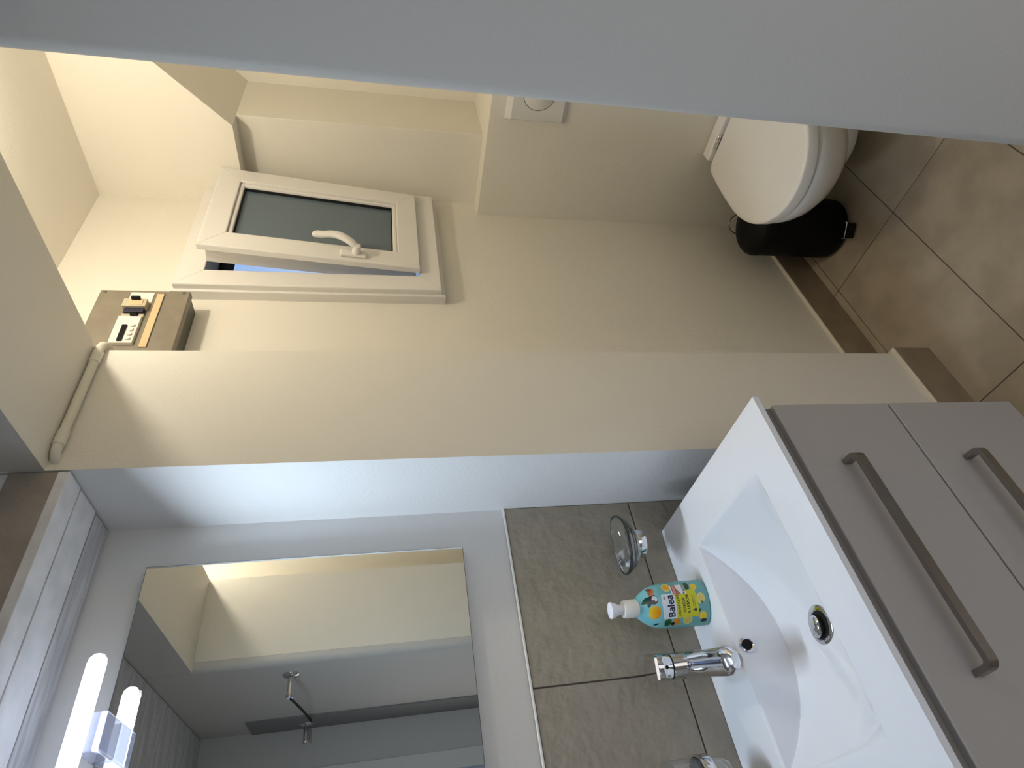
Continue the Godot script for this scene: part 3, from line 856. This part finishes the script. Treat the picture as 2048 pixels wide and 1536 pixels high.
func fuse_box() -> void:
	var x0 := 1.012; var x1 := 1.273; var y0 := 1.9655; var y1 := 2.166; var zf := -1.0525
	var t := thing("fuse_box", "old grey-brown fuse box with breakers on the wall beside the window", "fuse box", Vector3((x0 + x1) / 2, y0, Z4))
	var off := -t.position
	var g := Geo.new(); g.rbox(Vector3(x0 + 0.003, y0 + 0.003, Z4 - 0.004) + off, Vector3(x1 - 0.003, y1 - 0.003, -1.0745) + off, 0.003, 2)
	obj("base", g, M.box_side, t)
	g = Geo.new(); g.rbox(Vector3(x0, y0, -1.0725) + off, Vector3(x1, y1, zf) + off, 0.003, 2)
	var cover := obj("cover", g, M.box, t)
	for p in [Vector2(1.2645, 2.154), Vector2(1.2655, 1.980), Vector2(1.022, 2.154), Vector2(1.022, 1.980)]:
		g = Geo.new(); g.lathe([[0.0, 0.0], [0.0042, 0.0], [0.0042, 0.0006], [0.003, 0.0012], [0.0, 0.0012]], Vector3(p.x, p.y, zf) + off, 16, Vector3.BACK)
		obj("screw", g, M.box_side, cover)
	# blank cover
	g = Geo.new(); g.rbox(Vector3(1.226, 2.044, zf - 0.001) + off, Vector3(1.263, 2.096, zf + 0.002) + off, 0.001, 1)
	obj("blank_cover", g, M.breaker, t)
	# raised old breaker with its toggle
	g = Geo.new(); g.rbox(Vector3(1.196, 2.047, zf - 0.001) + off, Vector3(1.222, 2.098, zf + 0.017) + off, 0.0015, 1)
	var br := obj("breaker", g, M.breaker_old, t)
	g = Geo.new(); g.rbox(Vector3(1.200, 2.054, zf + 0.0165) + off, Vector3(1.219, 2.084, zf + 0.0185) + off, 0.001, 1)
	obj("breaker_face", g, M.label_strip, br)
	g = Geo.new(); g.rbox(Vector3(1.214, 2.060, zf + 0.018) + off, Vector3(1.222, 2.080, zf + 0.027) + off, 0.002, 1)
	obj("toggle", g, M.black, br)
	g = Geo.new(); g.rbox(Vector3(1.180, 2.050, zf - 0.001) + off, Vector3(1.1955, 2.092, zf + 0.012) + off, 0.001, 1)
	obj("breaker_side", g, M.blue, br)
	g = Geo.new(); g.rbox(Vector3(1.169, 2.048, zf - 0.001) + off, Vector3(1.1795, 2.096, zf + 0.006) + off, 0.001, 1)
	var b2 := obj("breaker", g, M.breaker_old, t)
	g = Geo.new(); g.rbox(Vector3(1.170, 2.060, zf + 0.005) + off, Vector3(1.179, 2.076, zf + 0.012) + off, 0.002, 1)
	obj("toggle", g, M.black, b2)
	# bank of five white breakers
	g = Geo.new(); g.rbox(Vector3(1.0795, 2.050, zf - 0.001) + off, Vector3(1.1685, 2.099, zf + 0.009) + off, 0.0015, 1)
	var bank := obj("breaker_bank", g, M.breaker, t)
	g = Geo.new(); g.box(Vector3(1.084, 2.0715, zf + 0.0085) + off, Vector3(1.136, 2.0815, zf + 0.0125) + off)
	obj("toggle_bar", g, M.black, bank)
	for k in 4:
		g = Geo.new(); g.lathe([[0.0, 0.0], [0.0058, 0.0], [0.0052, 0.0045], [0.0, 0.005]], Vector3(1.092 + 0.0145 * k, 2.0605, zf + 0.0085) + off, 16, Vector3.BACK)
		obj("dial", g, M.breaker, bank)
	# paper label strip in its holder
	g = Geo.new(); g.box(Vector3(1.072, 2.0195, zf - 0.001) + off, Vector3(1.2605, 2.0385, zf + 0.0006) + off)
	var st := obj("label_holder", g, M.seam, t)
	g = Geo.new(); g.box(Vector3(1.0735, 2.022, zf) + off, Vector3(1.259, 2.0375, zf + 0.0016) + off)
	obj("label_strip", g, M.label_strip, st)

func pipe() -> void:
	var z := Z3 + 0.012; var y := H_PASS - 0.0105
	var path := []
	for k in 7:
		var a := PI / 2 * k / 6.0
		path.append(Vector3(0.735 - 0.018 * cos(a), y, Z3 - 0.003 + 0.015 * sin(a)))
	for k in 5: path.append(Vector3(lerp(0.75, 0.985, k / 4.0), y, z))
	for k in 6:
		var a := PI / 2 * (k + 1) / 6.0
		path.append(Vector3(0.985 + 0.030 * sin(a), y, z - 0.030 + 0.030 * cos(a)))
	path.append(Vector3(1.015, y, -1.05))
	var t := thing("cable_conduit", "cream plastic conduit pipe under the passage ceiling leading to the fuse box", "pipe", Vector3(0.85, y, z))
	var g := Geo.new()
	for i in path.size(): path[i] -= t.position
	g.tube(path, 0.0085, 14)
	obj("conduit", g, M.pipe, t)
	for x in [0.757, 0.962]:
		g = Geo.new(); g.lathe([[0.0085, -0.016], [0.0102, -0.015], [0.0102, 0.015], [0.0085, 0.016]], Vector3(x, y, z) - t.position, 18, Vector3.RIGHT)
		obj("coupling", g, M.pipe, t)

func soap_dish() -> void:
	var t := thing("soap_dish", "clear glass boat-shaped soap dish in a chrome wall holder", "soap dish", Vector3(0.553, 0.955, -1.125))
	var g := Geo.new(); g.lathe([[0.020, 0.0], [0.0285, 0.001], [0.030, 0.003], [0.030, 0.019], [0.0285, 0.021], [0.026, 0.021]], Vector3.ZERO, 40)
	obj("holder_ring", g, M.chrome, t)
	g = Geo.new(); g.lathe([[0.0, 0.0], [0.011, 0.0], [0.011, 0.045], [0.022, 0.047], [0.0225, 0.053], [0.0, 0.0535]], Vector3(0, 0.010, -0.022), 28, Vector3.FORWARD)
	obj("wall_mount", g, M.chrome, t)
	# glass: a thick-walled boat with two pointed ends
	var ring_at := func(y: float, s: float, lift: float) -> Array:
		var ring := []
		for k in 48:
			var a := TAU * k / 48
			var c := cos(a); var q := sin(a)
			var x: float = 0.066 * sign(c) * pow(abs(c), 1.25) * s; var z: float = 0.047 * sign(q) * pow(abs(q), 0.85) * s
			ring.append(Vector3(x, y + lift * pow(abs(c), 3.0), z))
		return ring
	var rings := []
	for r in [[0.016, 0.35, 0.0], [0.016, 0.52, 0.0], [0.019, 0.62, 0.001], [0.030, 0.82, 0.002], [0.042, 0.97, 0.003], [0.047, 1.0, 0.004], [0.0490, 0.975, 0.004], [0.0475, 0.925, 0.004], [0.040, 0.86, 0.003], [0.033, 0.74, 0.002], [0.0285, 0.56, 0.0], [0.0275, 0.3, 0.0]]:
		rings.append(ring_at.call(r[0], r[1], r[2]))
	g = Geo.new(); g.loft(rings, true, 70.0)
	obj("dish", g, M.glass, t)

func tumbler() -> void:
	var t := thing("tumbler", "clear glass tumbler in a chrome ring holder cut off by the picture's edge", "tumbler", Vector3(0.121, 0.925, -1.132))
	var g := Geo.new()
	g.lathe([[0.0, 0.0], [0.018, 0.0], [0.026, 0.004], [0.0305, 0.014], [0.033, 0.035], [0.0355, 0.106], [0.0345, 0.108], [0.0332, 0.106], [0.0308, 0.036], [0.0285, 0.018], [0.022, 0.010], [0.0, 0.008]], Vector3.ZERO, 48, Vector3.UP, 60.0)
	obj("glass", g, M.thin_glass, t)
	g = Geo.new(); g.lathe([[0.0345, 0.038], [0.0375, 0.038], [0.0385, 0.040], [0.0385, 0.056], [0.0375, 0.058], [0.0350, 0.058], [0.0345, 0.038]], Vector3.ZERO, 48)
	obj("holder_ring", g, M.chrome, t)
	g = Geo.new(); g.lathe([[0.0, 0.0], [0.010, 0.0], [0.010, 0.018], [0.022, 0.020], [0.0225, 0.0255], [0.0, 0.0265]], Vector3(0, 0.048, -0.037), 28, Vector3.FORWARD)
	obj("wall_mount", g, M.chrome, t)

func hooks() -> void:
	var labels := ["chrome rod hook on the grey wall, holding the black cord, seen in the mirror", "chrome rod hook near the wall corner below the cord's far end, seen in the mirror"]
	var k := 0
	for at in [Vector3(XR, 1.799, -0.179), Vector3(XR, 1.806, 0.422)]:
		var o := thing("wall_hook", labels[k], "hook", at, 0.0, "chrome wall hooks")
		var g := Geo.new(); g.lathe([[0.0, -0.002], [0.027, -0.002], [0.028, 0.002], [0.026, 0.006], [0.019, 0.010], [0.012, 0.013], [0.0, 0.014]], Vector3.ZERO, 32, Vector3.LEFT, 60.0)
		obj("flange", g, M.chrome, o)
		g = Geo.new(); g.lathe([[0.0, 0.010], [0.0095, 0.010], [0.0095, 0.062], [0.0115, 0.064], [0.0115, 0.072], [0.0095, 0.075], [0.0, 0.076]], Vector3.ZERO, 24, Vector3.LEFT)
		obj("stub", g, M.chrome, o)
		k += 1
	var g2 := Geo.new()
	var path := []
	for i in 13:
		var t := i / 12.0
		path.append(Vector3(lerp(XR - 0.0755, XR - 0.004, t), lerp(1.795, 1.786, t) - 0.004 * sin(PI * t), lerp(-0.179, 0.400, t)))
	g2.tube(path, 0.004, 8)
	var cord := obj("cord", g2, M.rubber)
	tag(cord, "thin black cord stretched between the two wall hooks, seen in the mirror", "cord")

# ------------------------------------------------------------------ printed soap bottle
var img: Image
const PXM := 4600.0   # label pixels a metre
func px(a: float, h: float) -> Vector2: return Vector2(512.0 + a * PXM, 704.0 - h * PXM)
func poly(points: Array, c: Color) -> void:
	var lo := Vector2(1e9, 1e9); var hi := -lo
	for p in points: lo = lo.min(p); hi = hi.max(p)
	var pk := PackedVector2Array(points)
	for y in range(max(0, int(lo.y)), min(img.get_height(), int(hi.y) + 1)):
		for x in range(max(0, int(lo.x)), min(img.get_width(), int(hi.x) + 1)):
			if Geometry2D.is_point_in_polygon(Vector2(x + 0.5, y + 0.5), pk): img.set_pixel(x, y, c)
func blob(a: float, h: float, ra: float, rh: float, c: Color, turn := 0.0, c2 = null) -> void:
	var m := px(a, h); var R: float = max(ra, rh) * PXM + 1
	for y in range(int(m.y - R), int(m.y + R)):
		for x in range(int(m.x - R), int(m.x + R)):
			if x < 0 or y < 0 or x >= img.get_width() or y >= img.get_height(): continue
			var d := (Vector2(x, y) - m).rotated(-turn) / Vector2(ra, rh) / PXM
			if d.length() < 1.0: img.set_pixel(x, y, c.lerp(c2, clamp(0.5 + 0.7 * d.y, 0, 1)) if c2 != null else c)
func leaf(a: float, h: float, la: float, wa: float, turn: float, c: Color) -> void:
	var pts := []
	for k in 24:
		var t := TAU * k / 24
		pts.append(px(a, h) + (Vector2(la * cos(t), wa * sin(t) * (1.0 - 0.5 * cos(t) * cos(t))) * PXM).rotated(turn))
	poly(pts, c)
func rrect(a0: float, h0: float, a1: float, h1: float, r: float, c: Color) -> void:
	var pts := []
	for q in [[a1 - r, h1 - r, 0.0], [a0 + r, h1 - r, PI / 2], [a0 + r, h0 + r, PI], [a1 - r, h0 + r, PI * 1.5]]:
		for k in 7:
			var t: float = q[2] + PI / 2 * k / 6.0
			pts.append(px(q[0] + r * cos(t), q[1] + r * sin(t)))
	poly(pts, c)
func write(text: String, a: float, h: float, height: float, c: Color, bold := 0.0, width := 0.0) -> void:
	# draws lettering into the label: the outlines of a flat TextMesh, filled
	var tm := TextMesh.new()
	var sf := SystemFont.new(); sf.font_names = PackedStringArray(["Droid Sans"])
	tm.font = sf; tm.text = text; tm.font_size = 64; tm.pixel_size = 0.01; tm.depth = 0.0; tm.curve_step = 1.0
	var arr := tm.get_mesh_arrays()
	if arr.is_empty(): return
	var v: PackedVector3Array = arr[Mesh.ARRAY_VERTEX]
	var idx = arr[Mesh.ARRAY_INDEX]
	var lo := Vector2(1e9, 1e9); var hi := -lo
	for p in v: lo = lo.min(Vector2(p.x, p.y)); hi = hi.max(Vector2(p.x, p.y))
	var cap: float = hi.y - lo.y
	var s := height / cap
	var sx: float = s if width <= 0.0 else width / (hi.x - lo.x)
	var order = range(v.size()) if idx == null or idx.size() == 0 else idx
	for i in range(0, order.size() - 2, 3):
		var q := []
		for k in 3:
			var p := v[order[i + k]]
			q.append(px(a + (p.x - lo.x) * sx, h + (p.y - lo.y) * s))
		fill_tri(q, c, bold)
func fill_tri(q: Array, c: Color, grow: float) -> void:
	var lo: Vector2 = q[0].min(q[1]).min(q[2]) - Vector2.ONE * (grow + 1); var hi: Vector2 = q[0].max(q[1]).max(q[2]) + Vector2.ONE * (grow + 1)
	for y in range(max(0, int(lo.y)), min(img.get_height(), int(hi.y) + 1)):
		for x in range(max(0, int(lo.x)), min(img.get_width(), int(hi.x) + 1)):
			var p := Vector2(x + 0.5, y + 0.5)
			var inside := Geometry2D.point_is_inside_triangle(p, q[0], q[1], q[2])
			if not inside and grow > 0.0:
				for k in 3:
					if Geometry2D.get_closest_point_to_segment(p, q[k], q[(k + 1) % 3]).distance_to(p) <= grow: inside = true
			if inside: img.set_pixel(x, y, c)

func soap_bottle() -> void:
	img = Image.create(1024, 768, false, Image.FORMAT_RGB8)
	img.fill(Color(0.43, 0.66, 0.66))
	for y in 330: # the upper body is the paler liquid colour
		for x in 1024: img.set_pixel(x, y, Color(0.50, 0.78, 0.81).lerp(Color(0.43, 0.66, 0.66), smoothstep(160, 330, y)))
	var yel := Color(0.93, 0.76, 0.14); var org := Color(0.88, 0.58, 0.08); var grn := Color(0.10, 0.27, 0.14); var dk := Color(0.07, 0.10, 0.12); var brn := Color(0.62, 0.35, 0.20); var pale := Color(0.90, 0.84, 0.50)
	leaf(0.013, 0.130, 0.013, 0.005, 1.0, grn); leaf(0.007, 0.126, 0.008, 0.004, 0.4, grn)
	blob(0.014, 0.1175, 0.0095, 0.0085, Color(0.20, 0.16, 0.22)); blob(0.015, 0.1150, 0.0055, 0.0055, Color(0.85, 0.86, 0.88)); blob(0.011, 0.118, 0.002, 0.004, Color(0.20, 0.16, 0.22))
	blob(0.029, 0.118, 0.009, 0.006, brn, 0.5, Color(0.80, 0.52, 0.38)); blob(0.035, 0.121, 0.004, 0.005, Color(0.50, 0.25, 0.14))
	blob(-0.0105, 0.1175, 0.0128, 0.0115, yel, 0.3, org)
	leaf(-0.035, 0.115, 0.006, 0.002, 1.2, dk); leaf(-0.032, 0.092, 0.010, 0.007, 0.5, Color(0.12, 0.33, 0.16))
	blob(-0.032, 0.0745, 0.008, 0.0085, Color(0.85, 0.55, 0.10), 0.0, Color(0.75, 0.55, 0.10)); blob(-0.036, 0.082, 0.004, 0.004, dk)
	blob(-0.029, 0.051, 0.0100, 0.0095, pale); blob(-0.029, 0.051, 0.0082, 0.0078, Color(0.80, 0.74, 0.36))
	blob(-0.024, 0.018, 0.0085, 0.0080, yel, 0.0, Color(0.86, 0.80, 0.12)); blob(-0.034, 0.0165, 0.004, 0.007, dk)
	leaf(-0.0145, 0.028, 0.0080, 0.003, 0.9, grn)
	blob(0.0095, 0.019, 0.0105, 0.0085, pale, 0.3); blob(0.0095, 0.019, 0.008, 0.006, Color(0.87, 0.78, 0.40), 0.3); blob(0.002, 0.0175, 0.003, 0.003, Color(0.3, 0.5, 0.3))
	blob(0.033, 0.028, 0.007, 0.007, yel, 0.0, Color(0.90, 0.82, 0.2)); leaf(0.034, 0.045, 0.012, 0.008, 0.5, Color(0.10, 0.30, 0.17)); blob(0.036, 0.086, 0.009, 0.009, pale); blob(0.036, 0.086, 0.007, 0.007, Color(0.90, 0.70, 0.22))
	for k in 5: # round the sides and back
		var a: float = [0.065, 0.095, -0.065, -0.09, 0.105][k]
		blob(a, 0.03 + 0.02 * k, 0.011, 0.010, yel, 0.0, org); leaf(a + 0.008, 0.05 + 0.015 * k, 0.010, 0.005, 0.7 * k, grn)
	# printed plates and lettering
	rrect(-0.0245, 0.072, 0.0225, 0.1015, 0.004, Color(0.86, 0.89, 0.91))
	rrect(-0.0240, 0.0265, 0.0210, 0.0735, 0.003, Color(0.82, 0.80, 0.06))
	rrect(0.0185, 0.028, 0.0280, 0.070, 0.002, Color(0.82, 0.80, 0.06))
	write("Balea", -0.0205, 0.0775, 0.0135, Color(0.10, 0.09, 0.20), 3.2, 0.0395)
	blob(0.0150, 0.0955, 0.0022, 0.0022, Color(0.45, 0.18, 0.28)); blob(0.0150, 0.0945, 0.0011, 0.0011, Color(0.86, 0.89, 0.91))
	var ink := Color(0.13, 0.18, 0.03)
	write("CREMESEIFE", -0.0215, 0.0650, 0.0054, ink, 0.9, 0.042)
	write("GINGER", -0.0140, 0.0540, 0.0056, ink, 1.1, 0.0275)
	write("& LEMON", -0.0165, 0.0452, 0.0056, ink, 1.1, 0.0340)
	for k in 2: rrect(-0.006, 0.0365 - 0.0035 * k, 0.016, 0.0373 - 0.0035 * k, 0.0003, ink)
	blob(-0.0110, 0.0335, 0.0030, 0.0026, Color(0.10, 0.22, 0.06)); leaf(-0.0110, 0.0365, 0.0028, 0.0014, -1.57, Color(0.10, 0.22, 0.06))
	# red, white and grey sticker
	rrect(0.0205, 0.0470, 0.0400, 0.0780, 0.002, Color(0.90, 0.90, 0.90))
	rrect(0.0205, 0.0665, 0.0400, 0.0755, 0.001, Color(0.66, 0.22, 0.20)); rrect(0.0215, 0.0680, 0.0392, 0.0740, 0.001, Color(0.80, 0.55, 0.52))
	poly([px(0.0205, 0.0665), px(0.033, 0.0665), px(0.0205, 0.058)], Color(0.62, 0.46, 0.45))
	rrect(0.0250, 0.0475, 0.0400, 0.0540, 0.001, Color(0.55, 0.58, 0.55))
	for k in 5: rrect(0.0260, 0.0482 + 0.0012 * k, 0.0390, 0.0486 + 0.0012 * k, 0.0001, Color(0.68, 0.70, 0.68))
	rrect(0.0205, 0.0505, 0.0230, 0.0540, 0.0005, Color(0.12, 0.12, 0.14))
	img.generate_mipmaps()
	var m := mat(Color.WHITE, 0.22)
	m.albedo_texture = ImageTexture.create_from_image(img)

	var t := thing("soap_bottle", "turquoise liquid soap bottle printed with lemons, with a white pump top", "bottle", Vector3(0.414, DECK, -1.121), -0.40)
	# oval body; the print runs round it, its middle facing the front
	var prof := [[0.0, 0.92], [0.0025, 0.98], [0.008, 1.0], [0.05, 1.0], [0.075, 0.99], [0.095, 0.955], [0.110, 0.895], [0.122, 0.81], [0.132, 0.69], [0.139, 0.58], [0.1445, 0.48], [0.1475, 0.41], [0.149, 0.36]]
	var N := 64
	var g := Geo.new(); g.begin()
	var P := []; var S := []
	for r in prof:
		var row := []; var arc := [0.0]
		for j in N + 1:
			var a := TAU * j / N   # from the back, round by the left, to the front and on
			var hw: float = 0.0440 * r[1]; var hd: float = lerp(0.0165, 0.0275 * r[1], smoothstep(0.33, 0.9, r[1]))
			row.append(Vector3(-hw * sin(a), r[0], -hd * cos(a)))
			if j > 0: arc.append(arc[-1] + row[j].distance_to(row[j - 1]))
		P.append(row); S.append(arc)
	var nn := []
	for i in prof.size():
		var row := []
		for j in N + 1:
			var du: Vector3 = P[i][(j + 1) % N] - P[i][posmod(j - 1, N)]
			var dv: Vector3 = P[min(i + 1, prof.size() - 1)][j] - P[max(i - 1, 0)][j]
			var q := du.cross(dv).normalized()
			if q.dot(Vector3(P[i][j].x, 0, P[i][j].z)) < 0: q = -q
			row.append(q)
		nn.append(row)
	var uvof := func(i: int, j: int) -> Vector2:
		var p := Vector2(512.0 + (S[i][j] - S[i][N] / 2.0) * PXM, 704.0 - prof[i][0] * PXM)
		return p / Vector2(1024, 768)
	for i in prof.size() - 1:
		for j in N:
			g.tri(P[i][j], P[i][j + 1], P[i + 1][j + 1], nn[i][j], nn[i][j + 1], nn[i + 1][j + 1], uvof.call(i, j), uvof.call(i, j + 1), uvof.call(i + 1, j + 1))
			g.tri(P[i][j], P[i + 1][j + 1], P[i + 1][j], nn[i][j], nn[i + 1][j + 1], nn[i + 1][j], uvof.call(i, j), uvof.call(i + 1, j + 1), uvof.call(i + 1, j))
	for i in [0, prof.size() - 1]:
		var c := Vector3(0, prof[i][0], 0)
		for j in N:
			if i == 0: g.tri(P[i][j], c, P[i][j + 1])
			else: g.tri(P[i][j], P[i][j + 1], c)
	g.end()
	obj("body", g, m, t)
	g = Geo.new(); g.lathe([[0.0, 0.146], [0.0172, 0.146], [0.0176, 0.148], [0.0172, 0.171], [0.0160, 0.175], [0.009, 0.177], [0.0, 0.177]], Vector3.ZERO, 36)
	obj("collar", g, M.collar, t)
	g = Geo.new(); g.lathe([[0.0, 0.175], [0.0105, 0.175], [0.0095, 0.180], [0.0105, 0.186], [0.0140, 0.193], [0.0160, 0.199], [0.0155, 0.2015], [0.0, 0.2030]], Vector3.ZERO, 32)
	g.tube([Vector3(0, 0.1950, -0.004), Vector3(0.002, 0.1945, -0.018), Vector3(0.003, 0.1915, -0.030), Vector3(0.003, 0.187, -0.034)], 0.0048, 12)
	obj("pump", g, M.pump, t)
